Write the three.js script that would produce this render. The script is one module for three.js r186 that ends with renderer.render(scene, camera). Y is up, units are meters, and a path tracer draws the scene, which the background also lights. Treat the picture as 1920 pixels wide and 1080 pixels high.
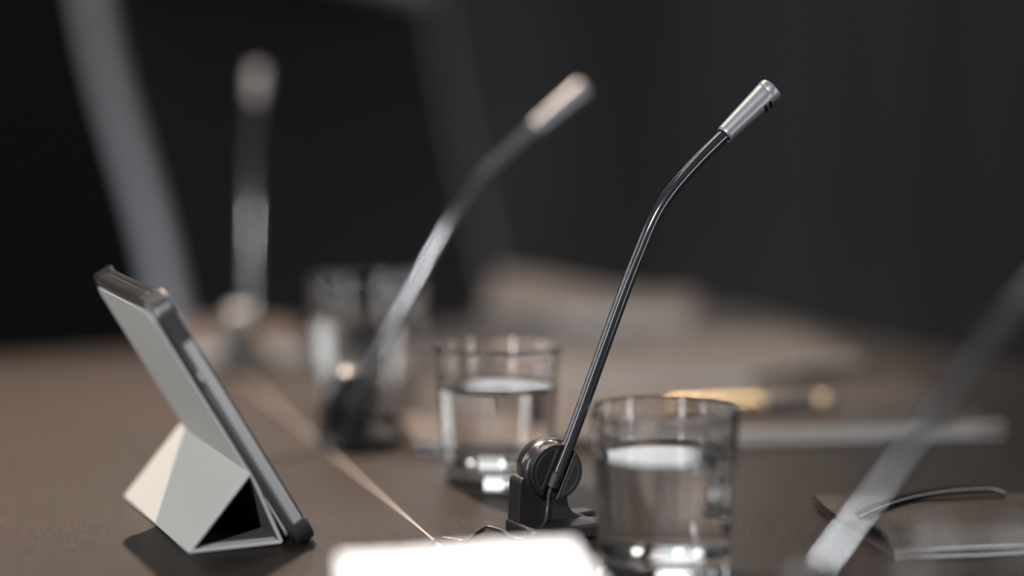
import * as THREE from 'three';
import { RoundedBoxGeometry } from 'three/addons/geometries/RoundedBoxGeometry.js';
import { mergeGeometries } from 'three/addons/utils/BufferGeometryUtils.js';
import { RectAreaLightUniformsLib } from 'three/addons/lights/RectAreaLightUniformsLib.js';

// ---------------------------------------------------------------- camera, light, exposure
const F = 3950, HORIZON = 75, T = 0.74, EYE = 0.27;            // focal length in pixels, horizon row, table height, eye above the table
const PITCH = Math.atan((540 - HORIZON) / F);
const scene = new THREE.Scene();
scene.background = new THREE.Color(0x000000);
const camera = new THREE.PerspectiveCamera(2 * Math.atan(540 / F) * 180 / Math.PI, 16 / 9, 0.05, 30);
camera.position.set(0, T + EYE, 0);
camera.rotation.x = -PITCH;
camera.focus = 1.162;
camera.userData.fStop = 1.18;
const renderer = new THREE.WebGLRenderer();
renderer.toneMapping = THREE.LinearToneMapping;
renderer.toneMappingExposure = 1.0;
renderer.shadowMap.enabled = true;
RectAreaLightUniformsLib.init();

const CEIL = 2.85, XL = -2.5, XR = 2.7, ZN = 1.6, ZF = -4.2;     // the room
const WARM = [1.0, 0.77, 0.60], COOL = [0.95, 0.98, 1.0], WHITE = [1.0, 0.97, 0.93];
const spots = [                                                   // ceiling spotlights: position, target, candela, cone, penumbra, colour
  { p: [-0.64, 2.62, -2.40], t: [-0.29, T, -1.38], cd: 46, cone: 0.27, pen: 0.85, c: WARM, r: 1.1, label: 'warm ceiling spotlight aimed back over the table' },
  { p: [0.34, 2.62, -2.62], t: [-0.02, T, -1.92], cd: 24, cone: 0.27, pen: 0.8, c: WARM, r: 1.2, label: 'smaller warm ceiling spotlight over the far end of the table' },
  { p: [-0.62, 2.35, 1.20], t: [-0.05, T, -1.30], cd: 46, cone: 0.27, pen: 0.7, c: [0.95, 0.97, 1.0], r: 1.6, label: 'cool white ceiling spotlight behind the viewer' },
];
const WIN_Y0 = 0.30, WIN_Y1 = 2.40;
const windows = { left: [[-0.25, 15, 0.18], [-1.30, 15, 0.18], [-2.30, 15, 0.18]], right: [[0.70, 15, 0.36], [-1.90, 12, 0.16]], front: [[-1.65, 20, 0.38]] };   // place along the wall, radiance, width
for (const side in windows) for (const [c, L, w] of windows[side]) {       // daylight through the narrow windows
  const l = new THREE.RectAreaLight(new THREE.Color().setRGB(...COOL), L, w, WIN_Y1 - WIN_Y0), y = (WIN_Y0 + WIN_Y1) / 2;
  l.name = 'window_light';
  if (side === 'front') { l.position.set(c, y, ZN - 0.03); l.lookAt(c, y, 0); } else { l.position.set(side === 'left' ? XL + 0.03 : XR - 0.03, y, c); l.lookAt(0, y, c); }
  scene.add(l);
}
const ADDED_SCREEN = [-0.07, 1.47, -3.85, 0.94, 0.50], ADDED_SCREEN_L = 1.6;              // added glowing screen above the picture: centre, width, height
{
  const l = new THREE.RectAreaLight(new THREE.Color().setRGB(...COOL), ADDED_SCREEN_L, ADDED_SCREEN[3], ADDED_SCREEN[4]); l.name = 'added_screen_light';
  l.position.set(ADDED_SCREEN[0], ADDED_SCREEN[1], ADDED_SCREEN[2] + 0.01); l.lookAt(ADDED_SCREEN[0], ADDED_SCREEN[1], 0); scene.add(l);
}
const downlights = [[-1.25, -2.7], [-0.15, -3.1], [0.95, -2.8]], DOWN_L = 50;                // small recessed lamps: [x, z]
const stripX = [-0.85, 0.85], STRIP_W = 0.10, STRIP_Z = [-2.9, -0.7], STRIP_L = 12;
for (const x of stripX) {                                                // two long unseen ceiling lights, added for glints in the glasses
  const l = new THREE.RectAreaLight(new THREE.Color().setRGB(...WHITE), STRIP_L, STRIP_W, STRIP_Z[1] - STRIP_Z[0]);
  l.name = 'added_strip_light'; l.position.set(x, CEIL - 0.055, (STRIP_Z[0] + STRIP_Z[1]) / 2); l.lookAt(x, 0, (STRIP_Z[0] + STRIP_Z[1]) / 2 + 1e-6); scene.add(l);
}

// ---------------------------------------------------------------- helpers
const V = (x, y, z) => new THREE.Vector3(x, y, z);
const RGB = (r, g, b) => new THREE.Color().setRGB(r, g, b);
let seed = 12345;
const rnd = () => { seed = (seed * 1664525 + 1013904223) >>> 0; return seed / 4294967296; };
const CP = Math.cos(PITCH), SP = Math.sin(PITCH);
function ray(px, py) { const u = (px - 960) / F, v = (540 - py) / F; return V(u, v * CP - SP, -v * SP - CP); }
function onTable(px, py, h = 0) { const d = ray(px, py), t = (h - EYE) / d.y; return V(d.x * t, T + h, d.z * t); }
function onPlane(px, py, point, normal) { const d = ray(px, py), o = V(0, T + EYE, 0); const t = point.clone().sub(o).dot(normal) / d.dot(normal); return o.addScaledVector(d, t); }
const atDepth = (px, py, depth) => { const d = ray(px, py); return V(0, T + EYE, 0).addScaledVector(d, depth / -d.z); };

const used = new Map();
function numbered(name) { const n = used.get(name) || 0; used.set(name, n + 1); return n ? `${name}_${String(n).padStart(3, '0')}` : name; }
function tag(o, label, category, group) { o.userData.label = label; o.userData.category = category; if (group) o.userData.group = group; return o; }
function thing(name, label, category, group) { const g = new THREE.Group(); g.name = numbered(name); scene.add(g); return tag(g, label, category, group); }
function part(name, geo, mat, parent, label) {
  const m = new THREE.Mesh(geo, mat); m.name = name; m.castShadow = m.receiveShadow = true;
  if (label) m.userData.label = label;
  parent.add(m); return m;
}
function structure(name, geo, mat, label) {
  const m = new THREE.Mesh(geo, mat); m.name = name; m.castShadow = m.receiveShadow = true; m.userData.kind = 'structure'; if (label) m.userData.label = label;
  scene.add(m); return m;
}
const merge = list => mergeGeometries(list.map(g => { const q = g.index ? g.toNonIndexed() : g; for (const k of Object.keys(q.attributes)) if (!['position', 'normal', 'uv'].includes(k)) q.deleteAttribute(k); return q; }));
const boxAt = (w, h, d, x, y, z, r = 0) => { const g = r ? new RoundedBoxGeometry(w, h, d, 3, r) : new THREE.BoxGeometry(w, h, d); g.translate(x, y, z); return g; };
function rod(a, b, r0, r1 = r0, seg = 20) {
  const dir = b.clone().sub(a), g = new THREE.CylinderGeometry(r1, r0, dir.length(), seg);
  g.applyQuaternion(new THREE.Quaternion().setFromUnitVectors(V(0, 1, 0), dir.clone().normalize()));
  const m = a.clone().add(b).multiplyScalar(0.5); g.translate(m.x, m.y, m.z); return g;
}
const tube = (pts, r, n = 80, s = 14) => new THREE.TubeGeometry(new THREE.CatmullRomCurve3(pts, false, 'centripetal'), n, r, s, false);

// noise textures
function noiseGrid(n, cells, sx = 1) {                           // tileable value noise
  const cy = cells, cx = Math.max(1, Math.round(cells * sx)), g = new Float32Array(cx * cy); for (let i = 0; i < g.length; i++) g[i] = rnd();
  const out = new Float32Array(n * n);
  for (let y = 0; y < n; y++) for (let x = 0; x < n; x++) {
    const fx = x / n * cx, fy = y / n * cy, x0 = Math.floor(fx), y0 = Math.floor(fy);
    let a = fx - x0, b = fy - y0; a = a * a * (3 - 2 * a); b = b * b * (3 - 2 * b);
    const q = (i, j) => g[((j % cy) * cx) + (i % cx)];
    out[y * n + x] = (q(x0, y0) * (1 - a) + q(x0 + 1, y0) * a) * (1 - b) + (q(x0, y0 + 1) * (1 - a) + q(x0 + 1, y0 + 1) * a) * b;
  }
  return out;
}
function fbm(n, list) { const out = new Float32Array(n * n); let w = 0; for (const [c, k, sx] of list) { const g = noiseGrid(n, c, sx || 1); for (let i = 0; i < out.length; i++) out[i] += g[i] * k; w += k; } for (let i = 0; i < out.length; i++) out[i] /= w; return out; }
function tex(n, fill, srgb, rx, ry = rx) {
  const d = new Uint8Array(n * n * 4);
  for (let i = 0; i < n * n; i++) { const c = fill(i); d[i * 4] = c[0]; d[i * 4 + 1] = c[1]; d[i * 4 + 2] = c[2]; d[i * 4 + 3] = 255; }
  const t = new THREE.DataTexture(d, n, n); t.wrapS = t.wrapT = THREE.RepeatWrapping; t.magFilter = THREE.LinearFilter; t.minFilter = THREE.LinearMipmapLinearFilter; t.generateMipmaps = true;
  if (srgb) t.colorSpace = THREE.SRGBColorSpace; t.repeat.set(rx, ry); t.needsUpdate = true; return t;
}
const grey = a => i => { const v = Math.max(0, Math.min(255, a[i] * 255)); return [v, v, v]; };
const N = 1024;
const grainA = fbm(N, [[256, 1], [128, 0.7], [48, 0.5]]);
const grainT = fbm(N, [[256, 1], [150, 0.8], [64, 0.25]]);
const grainB = fbm(N, [[8, 1, 0.5], [32, 0.7, 0.35], [90, 0.6, 0.3], [256, 0.35, 0.5]]);
const std = o => new THREE.MeshStandardMaterial(o);
const phys = o => new THREE.MeshPhysicalMaterial(o);

const M = {
  table: phys({ map: tex(N, i => { const v = 0.72 + 0.5 * (grainB[i] - 0.5) + 0.35 * (grainA[i] - 0.5); return [22 * v, 17 * v, 15 * v]; }, true, 1 / 0.22), roughness: 0.46, ior: 1.47, specularIntensity: 0.42, specularColor: RGB(1, 0.84, 0.74), clearcoat: 0.06, clearcoatRoughness: 0.2, bumpMap: tex(N, grey(grainT), false, 1 / 0.085), bumpScale: 0.0008 }),
  edge: std({ color: RGB(0.05, 0.04, 0.035), roughness: 0.4 }),
  inlay: std({ color: RGB(0.26, 0.23, 0.21), roughness: 0.45, metalness: 0.3 }),
  black: std({ color: RGB(0.012, 0.012, 0.013), roughness: 0.42 }),
  blackMatt: phys({ color: RGB(0.004, 0.004, 0.0045), specularIntensity: 0.6, roughness: 0.45, bumpMap: tex(256, grey(noiseGrid(256, 128)), false, 1 / 0.02), bumpScale: 0.00002 }),
  blackGloss: phys({ color: RGB(0.01, 0.01, 0.012), roughness: 0.28, clearcoat: 0.6, clearcoatRoughness: 0.12 }),
  rod: phys({ color: RGB(0.010, 0.010, 0.012), roughness: 0.13, ior: 1.62 }),
  head: std({ color: RGB(0.175, 0.175, 0.187), roughness: 0.34, metalness: 0.65 }),
  hole: phys({ color: RGB(0.0012, 0.0012, 0.0012), roughness: 0.95, specularIntensity: 0.15 }),
  line: std({ color: RGB(0.022, 0.022, 0.023), roughness: 0.35 }),
  cable: std({ color: RGB(0.015, 0.015, 0.016), roughness: 0.4 }),
  glass: phys({ color: 0xffffff, roughness: 0.0, transmission: 1, thickness: 0.004, ior: 1.5 }),
  water: phys({ color: 0xffffff, roughness: 0.0, transmission: 1, thickness: 0.05, ior: 1.33 }),
  leatherette: std({ color: RGB(0.25, 0.244, 0.23), roughness: 0.62, bumpMap: tex(512, grey(fbm(512, [[128, 1], [64, 0.6]])), false, 1 / 0.04), bumpScale: 0.00012 }),
  lining: std({ color: RGB(0.006, 0.006, 0.007), roughness: 0.95 }),
  silver: std({ color: RGB(0.26, 0.265, 0.275), roughness: 0.36, metalness: 0.6 }),
  screen: phys({ color: RGB(0.008, 0.008, 0.009), roughness: 0.08 }),
  case_: phys({ color: RGB(0.013, 0.013, 0.014), roughness: 0.3, clearcoat: 0.5, clearcoatRoughness: 0.15 }),
  leather: phys({ map: tex(N, i => { const v = 0.7 + 0.7 * (grainB[i] - 0.5) + 0.5 * (grainA[i] - 0.5); return [46 * v, 39 * v, 36 * v]; }, true, 1 / 0.12), roughness: 0.5, ior: 1.5, specularIntensity: 0.8, specularColor: RGB(1, 0.88, 0.8), bumpMap: tex(N, grey(grainA), false, 1 / 0.09), bumpScale: 0.0005 }),
  glossLeatherEdge: std({ color: RGB(0.20, 0.195, 0.19), roughness: 0.32 }),  // paler than the leather: gloss of the cover edges put into the colour
  litStrapEdge: std({ color: RGB(0.10, 0.095, 0.095), roughness: 0.35 }),  // colour holds the light caught along the top of the strap
  pages: std({ color: RGB(0.34, 0.33, 0.32), roughness: 0.7 }),
  paper: std({ color: RGB(0.86, 0.86, 0.87), roughness: 0.8 }),
  gold: std({ color: RGB(0.72, 0.55, 0.32), roughness: 0.26, metalness: 1 }),
  chairFabric: phys({ color: RGB(0.004, 0.004, 0.005), roughness: 0.95, specularIntensity: 0.3 }),
  chairFrame: std({ color: RGB(0.14, 0.145, 0.155), roughness: 0.45, metalness: 0.2 }),
  curtain: std({ color: RGB(0.020, 0.020, 0.021), roughness: 0.95, bumpMap: tex(256, grey(noiseGrid(256, 128)), false, 1 / 0.08), bumpScale: 0.0003 }),
  darkWall: phys({ color: RGB(0.003, 0.003, 0.0035), roughness: 0.95, specularIntensity: 0.3 }),
  wall: std({ color: RGB(0.05, 0.05, 0.052), roughness: 0.9 }),
  ceiling: std({ color: RGB(0.10, 0.10, 0.10), roughness: 0.95 }),
  carpet: std({ color: RGB(0.02, 0.02, 0.022), roughness: 1, bumpMap: tex(256, grey(noiseGrid(256, 128)), false, 8), bumpScale: 0.002 }),
  blind: std({ color: RGB(0.8, 0.8, 0.8), roughness: 0.9, emissive: RGB(...COOL), emissiveIntensity: 0.6 }),
  frame: std({ color: RGB(0.03, 0.03, 0.03), roughness: 0.5 }),
};

// ---------------------------------------------------------------- the room
structure('floor', boxAt(XR - XL + 0.4, 0.1, ZN - ZF + 0.4, (XL + XR) / 2, -0.05, (ZN + ZF) / 2), M.carpet, 'dark carpet floor');
structure('ceiling', boxAt(XR - XL + 0.4, 0.1, ZN - ZF + 0.4, (XL + XR) / 2, CEIL + 0.05, (ZN + ZF) / 2), M.ceiling, 'dark ceiling');
structure('wall_back', boxAt(XR - XL, CEIL, 0.2, (XL + XR) / 2, CEIL / 2, ZF - 0.1), M.darkWall, 'black wall behind the table');
let winNo = 0;
for (const side in windows) {                                      // walls with thickness; local x runs along the wall
  const [a0, a1] = side === 'front' ? [XL, XR] : [ZF, ZN], put = g => { if (side === 'front') g.translate(0, 0, ZN); else { g.rotateY(-Math.PI / 2); g.translate(side === 'left' ? XL : XR + 0.2, 0, 0); } return g; };
  const s = new THREE.Shape([[a0, 0], [a1, 0], [a1, CEIL], [a0, CEIL]].map(([a, b]) => new THREE.Vector2(a, b)));
  for (const [z, , WIN_W] of windows[side]) s.holes.push(new THREE.Path([[z - WIN_W / 2, WIN_Y0], [z - WIN_W / 2, WIN_Y1], [z + WIN_W / 2, WIN_Y1], [z + WIN_W / 2, WIN_Y0]].map(([a, b]) => new THREE.Vector2(a, b))));
  structure('wall_' + side, put(new THREE.ExtrudeGeometry(s, { depth: 0.2, bevelEnabled: false })), M.wall, 'dark wall with tall narrow windows');
  for (const [z, , WIN_W] of windows[side]) {
    const o = new THREE.Group(); o.name = 'window_' + (++winNo); o.userData.kind = 'structure'; o.userData.label = 'tall narrow window with a bright white blind'; scene.add(o);
    const h = WIN_Y1 - WIN_Y0, y = (WIN_Y0 + WIN_Y1) / 2, dz = side === 'right' ? 0.18 : 0.02, fz = side === 'right' ? 0.15 : 0.05;
    part('blind', put(boxAt(WIN_W - 0.03, h - 0.04, 0.01, z, y, dz)), M.blind, o);
    part('window_frame', put(merge([boxAt(WIN_W, 0.02, 0.05, z, WIN_Y0 + 0.01, fz), boxAt(WIN_W, 0.02, 0.05, z, WIN_Y1 - 0.01, fz), boxAt(0.02, h, 0.05, z - WIN_W / 2 + 0.01, y, fz), boxAt(0.02, h, 0.05, z + WIN_W / 2 - 0.01, y, fz)])), M.frame, o);
  }
}
stripX.forEach((x, i) => {
  const o = thing('added_ceiling_strip_light', i ? 'added long ceiling light along the curtain side of the table' : 'added long ceiling light above the office chair side of the table', 'ceiling light'), l = STRIP_Z[1] - STRIP_Z[0], z = (STRIP_Z[0] + STRIP_Z[1]) / 2;
  part('housing', boxAt(STRIP_W + 0.03, 0.05, l + 0.03, x, CEIL - 0.0225, z, 0.004), M.frame, o);
  part('diffuser', boxAt(STRIP_W, 0.006, l, x, CEIL - 0.0495, z), M.blind, o);
});
{ // curtain behind the right part of the table: soft vertical folds hanging from a rail
  const x0 = -0.14, x1 = XR - 0.1, nx = 420, ny = 24, y0 = 0.03, y1 = CEIL - 0.08;
  const pos = [], uv = [], idx = [];
  const zf = (x, y) => 0.045 * Math.sin(x * 11 + 1.1 * Math.sin(x * 4.1) + 0.5) + 0.008 * Math.sin(x * 34 + 0.4 * Math.sin(y * 2)) + 0.012 * Math.sin(x * 6 + y * 0.7);
  for (let j = 0; j <= ny; j++) for (let i = 0; i <= nx; i++) { const x = x0 + (x1 - x0) * i / nx, y = y0 + (y1 - y0) * j / ny; pos.push(x, y, ZF + 0.16 + zf(x, y)); uv.push(x, y); }
  for (let j = 0; j < ny; j++) for (let i = 0; i < nx; i++) { const a = j * (nx + 1) + i, b = a + 1, c = a + nx + 1, d = c + 1; idx.push(a, b, d, a, d, c); }
  const g = new THREE.BufferGeometry(); g.setAttribute('position', new THREE.Float32BufferAttribute(pos, 3)); g.setAttribute('uv', new THREE.Float32BufferAttribute(uv, 2)); g.setIndex(idx); g.computeVertexNormals();
  const o = thing('curtain', 'dark grey floor-length curtain hanging in soft folds behind the table', 'curtain');
  part('drape', g, M.curtain, o);
  part('curtain_rail', rod(V(x0 - 0.05, CEIL - 0.07, ZF + 0.16), V(x1 + 0.05, CEIL - 0.07, ZF + 0.16), 0.012), M.frame, o);
}
{ // unseen glowing screen, added to whiten the water and the glass rims
  const o = thing('added_screen', 'unseen glowing white screen added for its reflection, above the curtain side of the room', 'screen'), [sx, sy, sz, sw, sh] = ADDED_SCREEN;
  part('added_screen_panel', boxAt(sw, sh, 0.012, sx, sy, sz - 0.008), std({ color: RGB(0.5, 0.5, 0.5), roughness: 0.9, emissive: RGB(...COOL), emissiveIntensity: 0.6 }), o);
  part('added_screen_frame', merge([boxAt(sw + 0.04, 0.02, 0.03, sx, sy + sh / 2 + 0.01, sz - 0.012), boxAt(sw + 0.04, 0.02, 0.03, sx, sy - sh / 2 - 0.01, sz - 0.012), boxAt(0.02, sh, 0.03, sx - sw / 2 - 0.01, sy, sz - 0.012), boxAt(0.02, sh, 0.03, sx + sw / 2 + 0.01, sy, sz - 0.012)]), M.frame, o);
  for (const d of [-0.4, 0.4]) part('hanger', rod(V(sx + d * sw, sy + sh / 2, sz - 0.012), V(sx + d * sw, CEIL, sz - 0.012), 0.006), M.frame, o);
}
downlights.forEach(([x, z], i) => {
  const o = thing('ceiling_downlight', ['round ceiling downlight by the windows, over the office chair', 'round ceiling downlight above the far end of the table', 'round ceiling downlight in front of the curtain'][i], 'downlight');
  const ring = new THREE.LatheGeometry([[0.07, 0], [0.085, 0], [0.087, -0.004], [0.085, -0.008], [0.070, -0.006], [0.07, 0]].map(([a, b]) => new THREE.Vector2(a, b)), 40); ring.translate(x, CEIL, z); part('trim_ring', ring, M.frame, o);
  const disc = new THREE.CylinderGeometry(0.069, 0.069, 0.004, 40); disc.translate(x, CEIL - 0.002, z); part('diffuser', disc, std({ color: RGB(0.1, 0.1, 0.1), emissive: RGB(...WHITE), emissiveIntensity: DOWN_L }), o);
  const l = new THREE.SpotLight(RGB(...WHITE), 0.4, 0, 0.9, 0.8, 2); l.name = 'downlight_light'; l.position.set(x, CEIL - 0.012, z); l.target.position.set(x, 0, z); l.castShadow = true; l.shadow.radius = 3; scene.add(l, l.target);
});
spots.forEach((s, i) => {
  const o = thing('ceiling_spotlight', s.label, 'spotlight');
  const p = V(...s.p), t = V(...s.t), d = t.clone().sub(p).normalize();
  const back = p.clone().addScaledVector(d, -0.14);
  const can = new THREE.CylinderGeometry(0.05, 0.042, 0.14, 28, 1, true);
  const q = new THREE.Quaternion().setFromUnitVectors(V(0, 1, 0), d);
  can.applyQuaternion(q); const m = p.clone().addScaledVector(d, -0.055); can.translate(m.x, m.y, m.z);
  part('housing', can, new THREE.MeshStandardMaterial({ color: RGB(0.02, 0.02, 0.02), roughness: 0.5, side: THREE.DoubleSide }), o);
  part('stem', rod(V(back.x, back.y - 0.01, back.z), V(back.x, CEIL, back.z), 0.01), M.frame, o);
  const lens = new THREE.CylinderGeometry(0.04, 0.04, 0.01, 28); lens.applyQuaternion(q); const lp = p.clone().addScaledVector(d, -0.02); lens.translate(lp.x, lp.y, lp.z);
  part('lamp_lens', lens, std({ color: RGB(0.1, 0.1, 0.1), emissive: RGB(...s.c), emissiveIntensity: 300 }), o);
  const l = new THREE.SpotLight(RGB(...s.c), s.cd, 0, s.cone, s.pen, 2);
  l.name = 'spot_light_' + (i + 1); l.position.copy(p); l.target.position.copy(t); l.castShadow = true; l.shadow.radius = s.r; scene.add(l, l.target);
});

// ---------------------------------------------------------------- the table
{
  const outline = new THREE.CatmullRomCurve3([[-0.435, 1.79], [-0.184, 1.89], [-0.03, 2.01], [0.10, 2.115], [0.20, 2.11], [0.305, 1.93], [0.42, 1.74], [0.56, 1.35], [0.62, 0.9], [0.60, 0.45], [0.45, 0.28], [0, 0.22], [-0.5, 0.25], [-0.85, 0.4], [-0.97, 0.8], [-0.95, 1.3], [-0.80, 1.62]].map(([x, d]) => V(x, d, 0)), true, 'centripetal').getSpacedPoints(260).slice(0, -1);
  const a = onTable(800, 1000), b = onTable(470, 720);
  const A = new THREE.Vector2(a.x, -a.z), D = new THREE.Vector2(b.x - a.x, -b.z + a.z).normalize(), Nn = new THREE.Vector2(D.y, -D.x);
  const clip = (side, gap) => {
    const out = [], P = outline.map(p => new THREE.Vector2(p.x, p.y)), f = p => side * ((p.x - A.x) * Nn.x + (p.y - A.y) * Nn.y) - gap;
    for (let i = 0; i < P.length; i++) { const p = P[i], q = P[(i + 1) % P.length], fp = f(p), fq = f(q); if (fp >= 0) out.push(p); if (fp * fq < 0) out.push(p.clone().lerp(q, fp / (fp - fq))); }
    return out;
  };
  const o = thing('conference_table', 'dark brown conference table with a pale seam line between its two halves', 'table');
  for (const s of [1, -1]) {
    const g = new THREE.ExtrudeGeometry(new THREE.Shape(clip(s, 0.0022)), { depth: 0.030, bevelEnabled: true, bevelThickness: 0.0012, bevelSize: 0.0012, bevelSegments: 2, curveSegments: 4 });
    g.rotateX(-Math.PI / 2); g.translate(0, T - 0.0312, 0);
    part('tabletop_panel', g, M.table, o, s > 0 ? 'tabletop half to the right of the seam' : 'tabletop half to the left of the seam');
  }
  let t0 = 9, t1 = -9; for (const p of clip(1, 0.003)) { const c = (p.x - A.x) * Nn.x + (p.y - A.y) * Nn.y; if (Math.abs(c) < 0.006) { const t = (p.x - A.x) * D.x + (p.y - A.y) * D.y; t0 = Math.min(t0, t); t1 = Math.max(t1, t); } }
  const m = (t0 + t1) / 2, g = new THREE.BoxGeometry(0.0017, 0.028, t1 - t0 - 0.004);
  g.rotateY(Math.atan2(D.x, -D.y)); g.translate(A.x + D.x * m, T - 0.0142, -(A.y + D.y * m));
  part('seam_strip', g, M.inlay, o, 'thin pale strip in the seam');
  part('apron', boxAt(0.55, 0.06, 0.9, -0.15, T - 0.062, -1.1, 0.004), M.edge, o);
  part('pedestal', boxAt(0.4, 0.62, 0.5, -0.15, 0.36, -1.1, 0.01), M.edge, o);
  part('foot_plate', boxAt(0.7, 0.05, 1.0, -0.15, 0.025, -1.1, 0.01), M.edge, o);
}

// ---------------------------------------------------------------- microphones
const discC = V(0.0046, 0.0360, 0), RODZ = 0.0095;
// local path of the stem in the plane of the joint: [across, up] in metres
function microphone(base, yaw, path, headTop, label, opts = {}) {
  const o = thing('gooseneck_microphone', label, 'microphone', 'gooseneck microphones along the table');
  o.position.copy(base); o.rotation.y = yaw;
  const L = path.map(p => V(p[0], p[1], RODZ)), H = V(headTop[0], headTop[1], RODZ);
  // foot: plate with scooped corners
  const s = new THREE.Shape();
  s.moveTo(-0.0150, -0.019); s.quadraticCurveTo(-0.0145, -0.0215, -0.012, -0.0215); s.lineTo(0.028, -0.0215); s.quadraticCurveTo(0.034, -0.0215, 0.0350, -0.016); s.lineTo(0.0355, -0.010);
  s.bezierCurveTo(0.031, -0.008, 0.0225, -0.0065, 0.0215, -0.001); s.bezierCurveTo(0.0225, 0.005, 0.030, 0.007, 0.0355, 0.008);
  s.lineTo(0.0350, 0.012); s.quadraticCurveTo(0.034, 0.0155, 0.029, 0.0155); s.lineTo(0.014, 0.0150); s.quadraticCurveTo(0.009, 0.0085, 0.001, 0.0072); s.lineTo(-0.0150, 0.0072); s.lineTo(-0.0150, -0.019);
  const fg = new THREE.ExtrudeGeometry(s, { depth: 0.0045, bevelEnabled: true, bevelThickness: 0.0018, bevelSize: 0.0018, bevelSegments: 3, curveSegments: 14 });
  fg.rotateX(-Math.PI / 2); fg.translate(0, 0.002, 0);                   // shape y becomes -z
  part('foot_plate', fg, M.blackMatt, o);
  part('rubber_pad', boxAt(0.030, 0.002, 0.022, 0.003, 0.001, 0.006, 0.0009), M.hole, o);
  // neck: upright with a concave front
  const n = new THREE.Shape();
  n.moveTo(-0.0152, 0.006); n.lineTo(-0.0140, 0.0300); n.quadraticCurveTo(-0.0135, 0.0325, -0.0105, 0.0325); n.lineTo(0.0135, 0.0325); n.lineTo(0.0135, 0.021); n.bezierCurveTo(0.0135, 0.014, 0.017, 0.0085, 0.026, 0.007); n.lineTo(0.026, 0.006); n.lineTo(-0.0152, 0.006);
  const ng = new THREE.ExtrudeGeometry(n, { depth: 0.012, bevelEnabled: true, bevelThickness: 0.001, bevelSize: 0.0008, bevelSegments: 2, curveSegments: 18 }); ng.translate(0, 0, -0.008);
  part('neck', ng, M.blackMatt, o);
  // swivel joint: a thick disc with two raised half-moon plates and a slot for the stem
  const R = 0.0172;
  const prof = [[0.0001, -0.011], [0.0128, -0.011], [0.0150, -0.0098], [0.0163, -0.006], [0.0171, -0.001], [0.0172, 0.0015], [0.0168, 0.0038], [0.0156, 0.0068], [0.0148, 0.0072], [0.0001, 0.0062]].map(([r, z]) => new THREE.Vector2(r, z));
  const dg = new THREE.LatheGeometry(prof, 64); dg.rotateX(Math.PI / 2); dg.translate(discC.x, discC.y, 0);
  const joint = part('swivel_joint', dg, M.blackGloss, o);
  const a = L[0], b = L[1], dir = b.clone().sub(a).normalize(), ang = Math.atan2(dir.y, dir.x);
  const off = (a.x - discC.x) * -Math.sin(ang) + (a.y - discC.y) * Math.cos(ang);     // distance of the stem line from the disc centre
  const W = 0.0047;
  for (const sd of [1, -1]) {
    const c = off + sd * W, r = R - 0.0024;
    const D = (rr, inset) => { const cc = sd * c + inset, l2 = Math.acos(Math.max(-0.99, Math.min(0.99, cc / rr))), sh = []; for (let k = 0; k <= 40; k++) { const t = Math.PI / 2 - l2 + 2 * l2 * k / 40; sh.push(new THREE.Vector2(Math.cos(t) * rr, sd * Math.sin(t) * rr)); } return sh; };
    const pg = new THREE.ExtrudeGeometry(new THREE.Shape(sd > 0 ? D(r, 0) : D(r, 0).reverse()), { depth: 0.0050, bevelEnabled: true, bevelThickness: 0.0008, bevelSize: 0.0007, bevelSegments: 2 });
    pg.rotateZ(ang); pg.translate(discC.x, discC.y, 0.0060);
    const plate = part('joint_plate', pg, M.blackMatt, o);
    const ln = D(r - 0.0020, 0.0017).map(p => V(p.x, p.y, 0.01182)); ln.push(ln[0].clone());
    const curve = new THREE.CurvePath(); for (let k = 0; k + 1 < ln.length; k++) curve.add(new THREE.LineCurve3(ln[k], ln[k + 1]));
    const lg = new THREE.TubeGeometry(curve, 160, 0.00018, 5, false); lg.rotateZ(ang); lg.translate(discC.x, discC.y, 0);
    part('inlay_line', lg, M.line, plate);
  }
  // stem, collar, head
  part('stem', tube(L, 0.0036, 140, 24), M.rod, o);
  const c1 = a.clone().addScaledVector(dir, -0.0005), c0 = a.clone().addScaledVector(dir, -0.0085);
  part('collar', merge([rod(c0, c1, 0.0040, 0.0043, 28), rod(c1, c1.clone().addScaledVector(dir, 0.0007), 0.0043, 0.0036, 28)]), M.blackMatt, o);
  const e = L[L.length - 1], hd = H.clone().sub(e).normalize(), len = H.distanceTo(e) + 0.002, h0 = e.clone().addScaledVector(hd, -0.002);
  const hp = [[0.0040, 0.0012], [0.0044, 0.0], [0.0051, 0.0004], [0.0053, 0.0016], [0.0068, len * 0.78], [0.0070, len * 0.875], [0.00675, len * 0.878], [0.00675, len * 0.884], [0.0071, len * 0.887], [0.0073, len * 0.975], [0.0069, len * 0.995], [0.0060, len], [0.0001, len - 0.0006]];
  const hg = new THREE.LatheGeometry([[0.0040, 0.006], ...hp].map(([r, y]) => new THREE.Vector2(r, y)), 48);
  const q = new THREE.Quaternion().setFromUnitVectors(V(0, 1, 0), hd); hg.applyQuaternion(q); hg.translate(h0.x, h0.y, h0.z);
  const head = part('microphone_head', hg, M.head, o, 'grey tapered microphone capsule');
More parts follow.
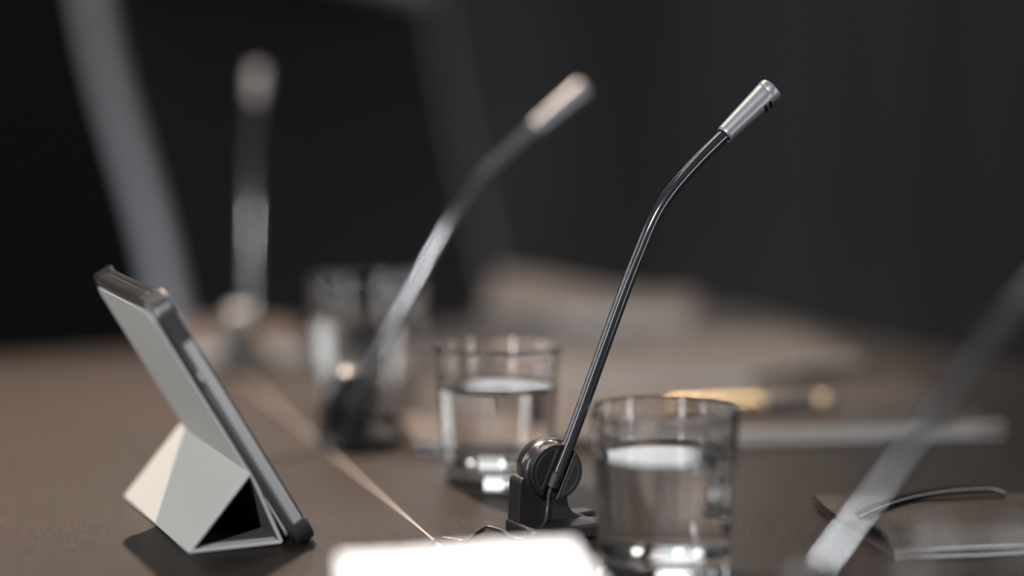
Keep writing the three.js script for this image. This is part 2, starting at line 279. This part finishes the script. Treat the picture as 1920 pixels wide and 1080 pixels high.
  for (const side of [1, -1]) for (const f of [0.70, 0.79]) {                 // two short sound slots on each flank
    const sp = new THREE.CapsuleGeometry(0.0011, 0.0034, 6, 12); sp.scale(1, 1, 0.6);
    const nrm = V(-hd.y * -1, -hd.x, 0).normalize();                            // below the capsule, in the stem plane
    const outw = nrm.clone().multiplyScalar(0.60).add(V(0, 0, 0.80 * side)).normalize();
    const across = outw.clone().cross(hd).normalize();
    const m4 = new THREE.Matrix4().makeBasis(hd.clone(), across, outw); sp.applyMatrix4(m4);
    const rr = 0.0053 + (0.0070 - 0.0053) * f / 0.875, c = h0.clone().addScaledVector(hd, len * f).addScaledVector(outw, rr - 0.0001); sp.translate(c.x, c.y, c.z);
    part('sound_slot', sp, M.hole, head);
  }
  // cable: from the collar down the neck, then over the table
  const cab = [c0.clone().addScaledVector(dir, 0.002), c0.clone().addScaledVector(dir, -0.003), V(c0.x - 0.0028, 0.0155, 0.0100), V(c0.x - 0.0060, 0.0100, 0.0140)];
  const rest = opts.cable ? opts.cable.map(p => o.worldToLocal(p.clone())) : [V(c0.x - 0.010, 0.0100, 0.0170), V(-0.020, 0.0085, 0.021), V(-0.0245, 0.003, 0.0225), V(-0.033, 0.0014, 0.022), V(-0.06, 0.0014, 0.030), V(-0.09, 0.0014, 0.015)];
  part('cable', tube([...cab, ...rest], 0.00085, 220, 8), M.cable, o);
  return o;
}
// the stem of each microphone is read off the photograph in the vertical plane of its joint
function stemPath(base, yaw, pix) {
  const nrm = V(Math.sin(yaw), 0, Math.cos(yaw)), across = V(Math.cos(yaw), 0, -Math.sin(yaw)), pt = base.clone().addScaledVector(nrm, RODZ);
  return pix.map(([x, y]) => { const p = onPlane(x, y, pt, nrm).sub(base); return [p.dot(across), p.y]; });
}
const YAW = 0.47;
{
  const b1 = onTable(1013, 1000), Y1 = 0.42, path = stemPath(b1, Y1, [[1045, 886], [1072, 818], [1125, 672], [1178, 527], [1204, 462], [1219, 426], [1238, 389], [1266, 350], [1309, 302], [1362, 250]]), top = stemPath(b1, Y1, [[1447, 167]])[0];
  const cable = [[1000, 1003, .006], [985, 1010, .002], [960, 1008, .0012], [938, 994, .0012], [914, 988, .0012], [892, 999, .0012], [872, 1014, .0012], [848, 1011, .0012], [828, 1009, .0012], [806, 1020, .0012], [780, 1045, .0012], [770, 1080, .0012]].map(([x, y, h]) => onTable(x, y, h));
  microphone(b1, Y1, path, top, 'black gooseneck microphone in sharp focus beside the water glass, grey capsule tilted right', { cable });
  const b2 = onTable(646, 835);
  microphone(b2, YAW, stemPath(b2, YAW, [[668, 738], [690, 695], [742, 598], [800, 492], [842, 415], [868, 374], [897, 337], [940, 296], [1006, 238]]), stemPath(b2, YAW, [[1094, 166]])[0], 'blurred gooseneck microphone with a brightly shining stem, in front of the far tumbler');
  const b3 = onTable(447, 694), y3 = 1.60, k3 = 0.942, c3 = k3 * Math.cos(0.11), s3 = k3 * Math.sin(0.11), o3 = path[0];
  const up = p => [o3[0] + (p[0] - o3[0]) * c3 - (p[1] - o3[1]) * s3, o3[1] + (p[0] - o3[0]) * s3 + (p[1] - o3[1]) * c3];     // the same stem, swung a little more upright
  microphone(b3, y3, path.map(up), up(top), 'upright gooseneck microphone farthest along the table, in front of the office chair');
  const b4 = V(0, T, 0).add(V((1516 - 960) / F * 0.85, 0, -0.85)), y4 = 0.33;
  const p4 = stemPath(b4, y4, [[1541, 1062], [1600, 983], [1680, 876], [1760, 768], [1880, 608]]);
  const dx = p4[4][0] - p4[3][0], dy = p4[4][1] - p4[3][1], l4 = Math.hypot(dx, dy), e4 = p4[4], ex = dx / l4, ey = dy / l4;
  const more = [[0.012, 0.4], [0.024, 1.4], [0.042, 4.5], [0.066, 11]].map(([t, k]) => [e4[0] + ex * t + ey * k * 0.001, e4[1] + ey * t - ex * k * 0.001]);
  const last = more[3];
  microphone(b4, y4, [...p4, ...more], [last[0] + (ex + 0.35 * ey) * 0.031, last[1] + (ey - 0.35 * ex) * 0.031], 'dark blurred gooseneck microphone rising to the right past the leather notebook');
}

// ---------------------------------------------------------------- water glasses
function tumbler(c, rim, foot, H, level, label, group) {
  const o = thing('water_glass', label, 'glass', group); o.position.copy(c);
  const w = 0.0021, bt = 0.011, rAt = y => foot + (rim - foot) * y / H;
  const pts = [[0.00001, 0.0012], [foot * 0.80, 0.0010], [foot * 0.90, 0.0001], [foot - 0.0012, 0.0001], [foot - 0.0002, 0.0010], [foot + 0.0002, 0.0030]];
  for (let k = 1; k <= 10; k++) { const y = 0.003 + (H - 0.0042) * k / 10; pts.push([rAt(y), y]); }
  pts.push([rim - 0.0003, H - 0.0004], [rim - 0.0010, H], [rim - 0.0017, H - 0.0004]);
  for (let k = 10; k >= 1; k--) { const y = bt + 0.004 + (H - bt - 0.0056) * k / 10; pts.push([rAt(y) - w - 0.0004 * (1 - k / 10), y]); }
  pts.push([rAt(bt) - w - 0.0016, bt + 0.0014], [rAt(bt) - w - 0.005, bt + 0.0002], [0.00001, bt]);
  const g = new THREE.LatheGeometry(pts.map(([x, y]) => new THREE.Vector2(x, y)), 96);
  part('tumbler', g, M.glass, o, 'clear tapered tumbler with a thick base');
  const e = 0.00025, ri = y => rAt(y) - w - 0.0004 * (1 - (y - bt - 0.004) / (H - bt - 0.0056)) + e, wp = [[0.00001, bt - e], [rAt(bt) - w - 0.005, bt + 0.0002 - e], [rAt(bt) - w - 0.0016 + e, bt + 0.0014 - e], [ri(bt + 0.004), bt + 0.004]];
  for (let k = 1; k <= 6; k++) { const y = bt + 0.004 + (level - bt - 0.004) * k / 6; wp.push([ri(y), y]); }
  wp.push([ri(level) - 0.0004, level - 0.0004], [ri(level) - 0.0012, level - 0.0011], [ri(level) - 0.0026, level - 0.0016], [ri(level) - 0.0045, level - 0.0018], [0.00001, level - 0.0018]);
  part('water', new THREE.LatheGeometry(wp.map(([x, y]) => new THREE.Vector2(x, y)), 96), M.water, o, 'clear still water');
  return o;
}
const gx = (px, d) => V((px - 960) / F * d, T, -d * 1.0);
const GG = 'water glasses on the table';
tumbler(gx(1250, 1.05), 0.0380, 0.0332, 0.0855, 0.0625, 'large clear water glass standing right of the sharp microphone', GG);
tumbler(gx(933, 1.277), 0.0388, 0.0332, 0.0850, 0.0600, 'water glass between the sharp microphone and the shining blurred one', GG);
tumbler(gx(687, 1.535), 0.0430, 0.0350, 0.0955, 0.0680, 'blurred tall water glass behind the shining microphone', GG);
tumbler(gx(1885, 0.765), 0.0385, 0.0332, 0.0850, 0.0600, 'blurred water glass in front of the leather notebook', GG);

// ---------------------------------------------------------------- tablet on its folded cover
{
  const ax = V(-0.39, 0, -0.92).normalize(), lean = V(-0.92, 0, 0.39).normalize();
  const C = onTable(573, 1021);                                   // lower near corner
  const slant = lean.clone().multiplyScalar(0.0800).add(V(0, 0.1366, 0)).normalize(), nrm = ax.clone().cross(slant).normalize();   // screen normal
  if (nrm.x < 0) nrm.negate();
  const o = thing('tablet', 'tablet computer in a grey case leaning on its folded triangular cover', 'tablet');
  const basis = new THREE.Matrix4().makeBasis(ax, slant, nrm);    // local: x along the table, y up the slant, z out of the screen
  o.quaternion.setFromRotationMatrix(basis); o.position.copy(C).add(V(0, 0.0014, 0));
  const LX = 0.141, LY = 0.1555, R = 0.011;
  const rr = (x0, y0, x1, y1, r) => { const s = new THREE.Shape(); s.moveTo(x0 + r, y0); s.lineTo(x1 - r, y0); s.absarc(x1 - r, y0 + r, r, -Math.PI / 2, 0); s.lineTo(x1, y1 - r); s.absarc(x1 - r, y1 - r, r, 0, Math.PI / 2); s.lineTo(x0 + r, y1); s.absarc(x0 + r, y1 - r, r, Math.PI / 2, Math.PI); s.lineTo(x0, y0 + r); s.absarc(x0 + r, y0 + r, r, Math.PI, Math.PI * 1.5); return s; };
  const slab = (x0, y0, x1, y1, r, z0, z1, bev = 0.0006) => { const g = new THREE.ExtrudeGeometry(rr(x0 + bev, y0 + bev, x1 - bev, y1 - bev, r), { depth: z1 - z0 - 2 * bev, bevelEnabled: true, bevelThickness: bev, bevelSize: bev, bevelSegments: 3, curveSegments: 12 }); g.translate(0, 0, z0 + bev); return g; };
  part('back_cover', slab(0.0058, 0.004, LX - 0.003, LY - 0.0045, R - 0.004, -0.0058, -0.0040, 0.0005), M.leatherette, o, 'grey leatherette back');
  part('case_shell', slab(-0.0005, 0.0, LX, LY, R, -0.0052, -0.0002, 0.0014), M.case_, o, 'black plastic shell');
  part('tablet_body', slab(-0.0010, 0.002, LX - 0.002, LY - 0.002, R, -0.0006, 0.0052, 0.0008), M.silver, o, 'silver metal edge');
  part('screen_glass', slab(-0.0008, 0.002, LX - 0.002, LY - 0.002, R, 0.0051, 0.0062, 0.0004), M.screen, o, 'dark glass front');
  const corner = (fx, fy, lx, ly) => {                            // L-shaped grip around a corner, mirrored by fx, fy
    const t = 0.0022, i = 0.0012, s = new THREE.Shape(), ro = R + t;
    s.moveTo(-t, ly); s.lineTo(-t, ro - t); s.absarc(ro - t, ro - t, ro, Math.PI, Math.PI * 1.5); s.lineTo(lx, -t); s.lineTo(lx, i); s.lineTo(R, i); s.absarc(R, R, R - i, -Math.PI / 2, -Math.PI, true); s.lineTo(i, ly); s.lineTo(-t, ly);
    const g = new THREE.ExtrudeGeometry(s, { depth: 0.0088, bevelEnabled: true, bevelThickness: 0.0011, bevelSize: 0.0009, bevelSegments: 3, curveSegments: 14 }); g.translate(0, 0, -0.0030);
    const m = new THREE.Matrix4().makeScale(fx, fy, 1); m.setPosition(fx < 0 ? LX : 0, fy < 0 ? LY : 0, 0); g.applyMatrix4(m);
    if (fx * fy < 0) { const p = g.index; if (!p) { for (const k of ['position', 'normal', 'uv']) { const a = g.attributes[k], n = a.itemSize; for (let j = 0; j < a.count; j += 3) for (let c = 0; c < n; c++) { const v = a.array[(j + 1) * n + c]; a.array[(j + 1) * n + c] = a.array[(j + 2) * n + c]; a.array[(j + 2) * n + c] = v; } } } }
    return g;
  };
  part('corner_grip', corner(1, 1, 0.016, 0.012), M.case_, o); part('corner_grip', corner(1, -1, 0.0110, 0.024), M.case_, o);
  part('corner_grip', corner(-1, 1, 0.014, 0.012), M.case_, o); part('corner_grip', corner(-1, -1, 0.013, 0.016), M.case_, o);
  part('top_rail', merge([boxAt(LX - 0.034, 0.0040, 0.0062, LX / 2 + 0.0005, LY + 0.0006, -0.0010, 0.0014), boxAt(LX - 0.037, 0.0030, 0.0040, LX / 2 + 0.0005, LY + 0.0003, 0.0040, 0.0012)]), M.case_, o);
  part('side_button', boxAt(0.0016, 0.006, 0.0020, -0.0012, LY - 0.046, -0.0016, 0.0006), M.silver, o, 'small metal button');
  part('side_strip', boxAt(0.003, 0.032, 0.0035, -0.0004, LY - 0.036, -0.0024, 0.0011), M.case_, o);

  // folded cover: three panels of one bent sheet, a triangle in section
  const FB = onTable(352, 1040), RB = onTable(537, 1027), FB2 = onTable(231, 934);
  const axis = FB2.clone().sub(FB); const len = axis.length(); axis.normalize();
  const up = V(0, 1, 0), side = axis.clone().cross(up).normalize(); if (side.x < 0) side.negate();
  const base = RB.clone().sub(FB).dot(side);
  const apexP = onPlane(467, 881, FB.clone().addScaledVector(axis, 0.004), axis), ap = [apexP.clone().sub(FB).dot(side), apexP.y - T];
  const cov = new THREE.Group();
  cov.position.copy(FB); const cb = new THREE.Matrix4().makeBasis(side, up, side.clone().cross(up)); cov.quaternion.setFromRotationMatrix(cb);
  const zs = Math.sign(side.clone().cross(up).dot(axis)) || 1, th = 0.0021;
  // one panel between two section points, rounded at the folds
  const panel = (p, q, ea, eb) => {
    const dx = q[0] - p[0], dy = q[1] - p[1], l = Math.hypot(dx, dy);
    const g = new RoundedBoxGeometry(l + ea + eb, th, len, 4, th * 0.48); g.translate((eb - ea) / 2 + l / 2, 0, zs * len / 2);
    g.rotateZ(Math.atan2(dy, dx)); g.translate(p[0], p[1], 0); return g;
  };
  const P0 = [th * 0.6, th * 0.55], P1 = [ap[0], ap[1] - th * 0.4], P2 = [base - th * 0.3, th * 0.9];
  part('cover_front_panel', panel(P0, P1, th * 0.45, th * 0.45), M.leatherette, cov, 'pale grey outer panel of the folded cover');
  part('cover_back_panel', panel(P1, P2, th * 0.45, th * 0.2), M.leatherette, cov);
  part('cover_base_panel', panel(P0, [P2[0], P0[1] + 0.0006], th * 0.3, th * 0.2), M.leatherette, cov);
  const inner = (p, q, nx, ny, in0 = 0.0012) => { const dx = q[0] - p[0], dy = q[1] - p[1], l = Math.hypot(dx, dy), g = new THREE.BoxGeometry(l * 0.94, 0.0004, len - in0 - 0.001); g.translate(l / 2, 0, zs * (len + in0 - 0.001) / 2); g.rotateZ(Math.atan2(dy, dx)); g.translate(p[0] + nx * th * 0.5, p[1] + ny * th * 0.5, 0); return g; };
  part('cover_lining', merge([inner(P0, P1, 0.80, -0.60), inner(P1, P2, -0.88, -0.45), inner(P0, [P2[0], P0[1] + 0.0006], 0, 1, 0.010)]), M.lining, cov, 'black suede inner side of the cover');
  o.updateMatrixWorld(true); cov.updateMatrixWorld(true); for (const c of [...cov.children]) o.attach(c);
}

// ---------------------------------------------------------------- leather folders
// a sheet with thickness over a grid; f(u, v) gives the height of its underside in metres (u along the near edge, v towards the back)
function sheet(Lx, D, th, f, nx = 60, nz = 30, outline = null) {
  const pos = [], uv = [], idx = [], P = (u, v, top) => { let x = u * Lx, z = -v * D; if (outline) [x, z] = outline(u, v); return [x, f(u, v) + (top ? th : 0), z]; };
  const W = nx + 1, Hn = nz + 1, tot = W * Hn;
  for (const top of [0, 1]) for (let j = 0; j <= nz; j++) for (let i = 0; i <= nx; i++) { const p = P(i / nx, j / nz, top); pos.push(...p); uv.push(p[0], -p[2]); }
  for (let j = 0; j < nz; j++) for (let i = 0; i < nx; i++) { const a = j * W + i, b = a + 1, c = a + W, d = c + 1; idx.push(a, c, b, b, c, d, a + tot, b + tot, c + tot, b + tot, d + tot, c + tot); }
  const rim = []; for (let i = 0; i <= nx; i++) rim.push(i); for (let j = 1; j <= nz; j++) rim.push(j * W + nx); for (let i = nx - 1; i >= 0; i--) rim.push(nz * W + i); for (let j = nz - 1; j >= 1; j--) rim.push(j * W);
  const s0 = pos.length / 3, add = k => { pos.push(pos[3 * k], pos[3 * k + 1], pos[3 * k + 2]); uv.push(pos[3 * k], -pos[3 * k + 2] + pos[3 * k + 1]); };
  for (const k of rim) { add(k); add(k + tot); }
  for (let k = 0; k < rim.length; k++) { const a = s0 + 2 * k, b = s0 + 2 * ((k + 1) % rim.length); idx.push(a, b, a + 1, b, b + 1, a + 1); }
  const g = new THREE.BufferGeometry(); g.setAttribute('position', new THREE.Float32BufferAttribute(pos, 3)); g.setAttribute('uv', new THREE.Float32BufferAttribute(uv, 2)); g.setIndex(idx); g.computeVertexNormals(); return g;
}
function folder(nl, nr, D, o) {                                   // near-left and near-right corners on the table
  const t = thing('leather_folder', o.label, 'folder', 'leather folders along the table');
  const dx = nr.clone().sub(nl), Lx = dx.length(); t.position.copy(nl); t.rotation.y = Math.atan2(-dx.z, dx.x);
  const th = o.th || 0.0022, pg = o.pages;
  const sh = o.shear || 0, skew = (u, v) => [u * Lx + sh * v, -v * D];
  part('bottom_cover', sheet(Lx, D, th, o.low || (() => 0.0003), 40, 20, skew), M.leather, t);
  const ps = o.pageSpan || [0.03, 0.97];
  part('page_block', sheet(Lx * (ps[1] - ps[0]), D * 0.96, pg, () => th + 0.0005, 30, 10, (u, v) => [u * Lx * (ps[1] - ps[0]) + sh * v, -v * D * 0.96]), M.pages, t).position.set(Lx * ps[0], 0, -D * 0.02);
  part('top_cover', sheet(Lx, D, th, o.top, 90, 40, skew), M.leather, t);
  const N2 = 60, edge = (v, hf) => { const p = []; for (let i = 0; i <= N2; i++) { const u = i / N2; p.push(V(u * Lx, hf(u, v) + th * 0.55, -v * D)); } return p; };
  part('edge_binding', tube(edge(0, o.top), th * 0.62, 160, 8), M.glossLeatherEdge, t, 'smooth rounded cover edge with its gloss painted pale');
  part('edge_binding', tube(edge(0, o.low || (() => 0.0003)), th * 0.6, 160, 8), M.glossLeatherEdge, t, 'smooth rounded cover edge with its gloss painted pale');
  return { t, Lx, D };
}
const sm = (a, b, x) => { x = Math.max(0, Math.min(1, (x - a) / (b - a))); return x * x * (3 - 2 * x); };
{
  // sharp notebook at the right: its loose cover waves along the left edge
  const leftEdge = [[0, 0.0030], [0.10, 0.0110], [0.22, 0.0118], [0.42, 0.0076], [0.62, 0.0034], [0.8, 0.0042], [1, 0.0068]];
  const pl = (T2, v) => { let k = 0; while (k < T2.length - 2 && v > T2[k + 1][0]) k++; return T2[k][1] + (T2[k + 1][1] - T2[k][1]) * sm(T2[k][0], T2[k + 1][0], v); };
  const nl = onTable(1674, 1052), far = onTable(1526, 958), nrDir = onTable(1920, 1046).sub(nl).normalize();
  const rel = far.clone().sub(nl), shear = rel.dot(nrDir), D = rel.clone().addScaledVector(nrDir, -shear).length() * 1.03, nr = nl.clone().addScaledVector(nrDir, 0.27);
  const f = folder(nl, nr, D, {
    label: 'worn dark leather notebook with a loose strap, beside the near water glass', pages: 0.0022, pageSpan: [0.16, 0.98], shear,
    top: (u, v) => { const m = 0.0040 + 0.0016 * sm(0, 0.55, v) - 0.001 * sm(0.75, 1, v) + 0.0005 * Math.sin(u * 17 + v * 6) * sm(0, 0.3, v), k = Math.exp(-((u / 0.07) ** 2)); return m * (1 - k) + k * pl(leftEdge, v); },
    low: (u, v) => 0.0003 + 0.0022 * sm(0.7, 1, v) * (1 - sm(0, 0.10, u)),
  });
  // strap: a narrow band of leather arching over the cover
  f.t.updateMatrixWorld(); const loc = (x, y, h) => f.t.worldToLocal(onTable(x, y, h));
  const sp = [loc(1606, 968, 0.0085), loc(1648, 949, 0.0095), loc(1700, 933, 0.0105), loc(1760, 922, 0.0112), loc(1820, 917, 0.0115), loc(1862, 918, 0.0110), loc(1882, 926, 0.0095)];
  const cv = new THREE.CatmullRomCurve3(sp).getSpacedPoints(70), g = sheet(1, 1, 0.0020, () => 0, 70, 6);
  const p = g.attributes.position, n1 = 71 * 7;
  const put = (k, i, j, top) => { const c = cv[i], e = 1 - 0.35 * Math.pow(i / 70, 6); p.setXYZ(k, c.x, c.y + (top ? 0.0009 : -0.0013), c.z - (j / 6 - 0.5) * 0.011 * e); };
  for (let k = 0; k < n1; k++) { put(k, k % 71, Math.floor(k / 71), 0); put(k + n1, k % 71, Math.floor(k / 71), 1); }
  { const rim = []; for (let i = 0; i <= 70; i++) rim.push([i, 0]); for (let j = 1; j <= 6; j++) rim.push([70, j]); for (let i = 69; i >= 0; i--) rim.push([i, 6]); for (let j = 5; j >= 1; j--) rim.push([0, j]); rim.forEach(([i, j], q) => { put(2 * n1 + 2 * q, i, j, 0); put(2 * n1 + 2 * q + 1, i, j, 1); }); }
  g.computeVertexNormals();
  const strap = part('strap', g, M.hole, f.t, 'thin black leather strap curving up');
  part('lit_strap_edge', tube(cv.map((c, i) => V(c.x, c.y + 0.0009, c.z + 0.0050 * (1 - 0.35 * Math.pow(i / 70, 6)))), 0.00055, 120, 6), M.litStrapEdge, strap, 'lit top edge of the strap painted pale');  // pale tube painting the lit top edge of the strap
}
folder(onTable(778, 852), onTable(1880, 818), 0.195, {
  label: 'wide brown leather folder with a gold and black pen on it', pages: 0.0035,
  top: (u, v) => 0.0066 + 0.0012 * Math.sin(u * 5 + v * 2) * sm(0, 0.3, v), });
folder(onTable(950, 736), onTable(1612, 722), 0.20, {
  label: 'brown leather folder gaping open at one corner, behind the pen', pages: 0.0030, pageSpan: [0.03, 0.7],
  top: (u, v) => 0.0058 + 0.014 * sm(0.45, 1.0, u) * (1 - 0.4 * v) + 0.0015 * Math.sin(u * 6 + v * 3), });
folder(onTable(905, 606), onTable(1300, 612), 0.13, {
  label: 'brown leather folder with a curled cover at the far corner of the table', pages: 0.0030, pageSpan: [0.35, 0.95],
  top: (u, v) => 0.0062 + 0.020 * (1 - sm(0.0, 0.75, u)) * (0.35 + 0.65 * v) + 0.006 * sm(0.1, 0.6, v), });
folder(onTable(290, 680), onTable(574, 672), 0.10, {
  label: 'small brown leather folder behind the upright far microphone', pages: 0.006,
  top: (u, v) => 0.0088 + 0.011 * sm(0, 0.8, v) * (0.6 + 0.4 * Math.sin(u * 3.1)), });
{ // pen on the wide folder
  const h = 0.0152, a = onTable(1250, 764, h), b = onTable(1572, 752, h), d = b.clone().sub(a), len = d.length();
  const o = thing('fountain_pen', 'black pen with gold cap and ring lying on the leather folder', 'pen');
  o.position.copy(a); o.quaternion.setFromUnitVectors(V(0, 1, 0), d.normalize());
  const lat = pts => new THREE.LatheGeometry(pts.map(([r, y]) => new THREE.Vector2(r, y)), 32);
  part('cap', lat([[0.0001, 0], [0.0040, 0.0004], [0.0050, 0.003], [0.0056, 0.02], [0.0058, 0.0655], [0.0063, 0.066], [0.0063, 0.0695], [0.0056, 0.070], [0.0001, 0.070]]), M.gold, o, 'gold cap');
  part('barrel', lat([[0.0001, 0.069], [0.0052, 0.0695], [0.0053, 0.09], [0.0050, len - 0.017], [0.0001, len - 0.0165]]), M.blackGloss, o, 'glossy black barrel');
  part('ring', lat([[0.0001, len - 0.018], [0.0052, len - 0.0175], [0.0055, len - 0.0165], [0.0055, len - 0.0105], [0.0050, len - 0.0100], [0.0001, len - 0.0100]]), M.gold, o, 'gold ring');
  part('end_plug', lat([[0.0001, len - 0.0105], [0.0048, len - 0.0102], [0.0042, len - 0.003], [0.0030, len - 0.0005], [0.0001, len]]), M.blackGloss, o);
  part('clip', boxAt(0.0026, 0.044, 0.0014, 0, 0.035, 0.0068, 0.0006), M.gold, o, 'gold clip');
}
{ // white note block in front
  const o = thing('note_block', 'white paper note block, out of focus in front of the microphone', 'paper block');
  const fl = atDepth(634, 1036, 0.90), fr = atDepth(1076, 1018, 0.915), dx = fr.clone().sub(fl).setY(0);
  const w = dx.length(), D = 0.10; o.position.set(fl.x, T, fl.z); o.rotation.y = Math.atan2(-dx.z, dx.x);
  const top = fl.y - T;
  part('paper_stack', boxAt(w, top - 0.0016, D, w / 2, (top - 0.0016) / 2, D / 2, 0.0008), M.paper, o);
  part('top_sheet', sheet(w, D, 0.0003, (u, v) => top - 0.0014 + 0.0030 * sm(0.72, 1, v) * sm(0.1, 0.9, u), 30, 20), M.paper, o, 'slightly curled top sheet').position.set(0, 0, D);
}

// ---------------------------------------------------------------- office chair beyond the table
{
  const o = thing('office_chair', 'black office chair with grey side rails, standing beyond the far edge of the table', 'chair');
  const dn = 2.25, df = 2.55;
  const nearPix = [[338, 660], [322, 590], [292, 450], [246, 290], [205, 150], [176, 20], [160, -70]], farPix = [[935, 620], [915, 560], [893, 470], [862, 340], [832, 200], [808, 70], [795, -20]];
  const rail = (pix, d) => pix.map(([x, y], i) => atDepth(x, y, d + i * 0.022));
  const ln = rail(nearPix, dn), lf = rail(farPix, df);
  part('back_frame', tube(ln, 0.0135, 60, 14), M.chairFrame, o, 'grey side rail'); part('back_frame', tube(lf.map(p => p.clone().add(V(0.002, 0, -0.014))), 0.0135, 60, 14), M.chairFrame, o, 'grey side rail');
  part('top_rail', tube([ln[6], ln[6].clone().lerp(lf[6], 0.5).add(V(-0.02, 0.03, -0.02)), lf[6]], 0.016, 40, 14), M.chairFrame, o);
  const cn = new THREE.CatmullRomCurve3(ln), cf = new THREE.CatmullRomCurve3(lf);
  const g = sheet(1, 1, 0.012, () => 0, 24, 24), p = g.attributes.position, W = 25, tot = W * W;
  const wd = lf[0].clone().sub(ln[0]).setY(0).normalize(), bn = V(wd.z, 0, -wd.x).normalize();       // horizontal normal of the back
  const put = (k, u, v, top) => { const q = cn.getPoint(v).lerp(cf.getPoint(v), u * 1.015).addScaledVector(bn, 0.05 * Math.sin(u * Math.PI) * (bn.z < 0 ? 1 : -1) + (top ? 0.006 : -0.006)); p.setXYZ(k, q.x, q.y, q.z); };
  for (let k = 0; k < tot; k++) { put(k, (k % W) / 24, Math.floor(k / W) / 24, 0); put(k + tot, (k % W) / 24, Math.floor(k / W) / 24, 1); }
  { const rim = []; for (let i = 0; i < W; i++) rim.push([i, 0]); for (let j = 1; j < W; j++) rim.push([24, j]); for (let i = 23; i >= 0; i--) rim.push([i, 24]); for (let j = 23; j >= 1; j--) rim.push([0, j]); rim.forEach(([i, j], q) => { put(2 * tot + 2 * q, i / 24, j / 24, 0); put(2 * tot + 2 * q + 1, i / 24, j / 24, 1); }); }
  g.computeVertexNormals(); part('backrest', g, M.chairFabric, o, 'black mesh backrest');
  const mid = ln[0].clone().lerp(lf[0], 0.5), fwd = V(-bn.x, 0, -bn.z).multiplyScalar(bn.z < 0 ? 1 : -1), s = mid.clone().addScaledVector(fwd, 0.16); s.y = 0.46;
  const ang = Math.atan2(-wd.z, wd.x);
  const seat = new RoundedBoxGeometry(0.48, 0.08, 0.46, 4, 0.03); seat.rotateY(ang); seat.translate(s.x, s.y, s.z); part('seat', seat, M.chairFabric, o);
  part('back_bracket', tube([mid.clone().add(V(0, 0.02, 0)), V(mid.x - fwd.x * 0.03, 0.55, mid.z - fwd.z * 0.03), V(s.x - fwd.x * 0.1, 0.41, s.z - fwd.z * 0.1)], 0.02, 20, 10), M.chairFrame, o);
  part('column', rod(V(s.x, 0.1, s.z), V(s.x, 0.43, s.z), 0.026), M.chairFrame, o);
  for (let k = 0; k < 5; k++) { const a = k * Math.PI * 0.4, e = V(s.x + 0.27 * Math.cos(a), 0.075, s.z + 0.27 * Math.sin(a)); const leg = part('base_leg', rod(V(s.x, 0.11, s.z), e, 0.022, 0.014), M.chairFrame, o); const w = new THREE.SphereGeometry(0.03, 16, 12); w.scale(1, 1, 0.7); w.translate(e.x, 0.031, e.z); part('castor', w, M.black, leg); }
}
renderer.render(scene, camera);
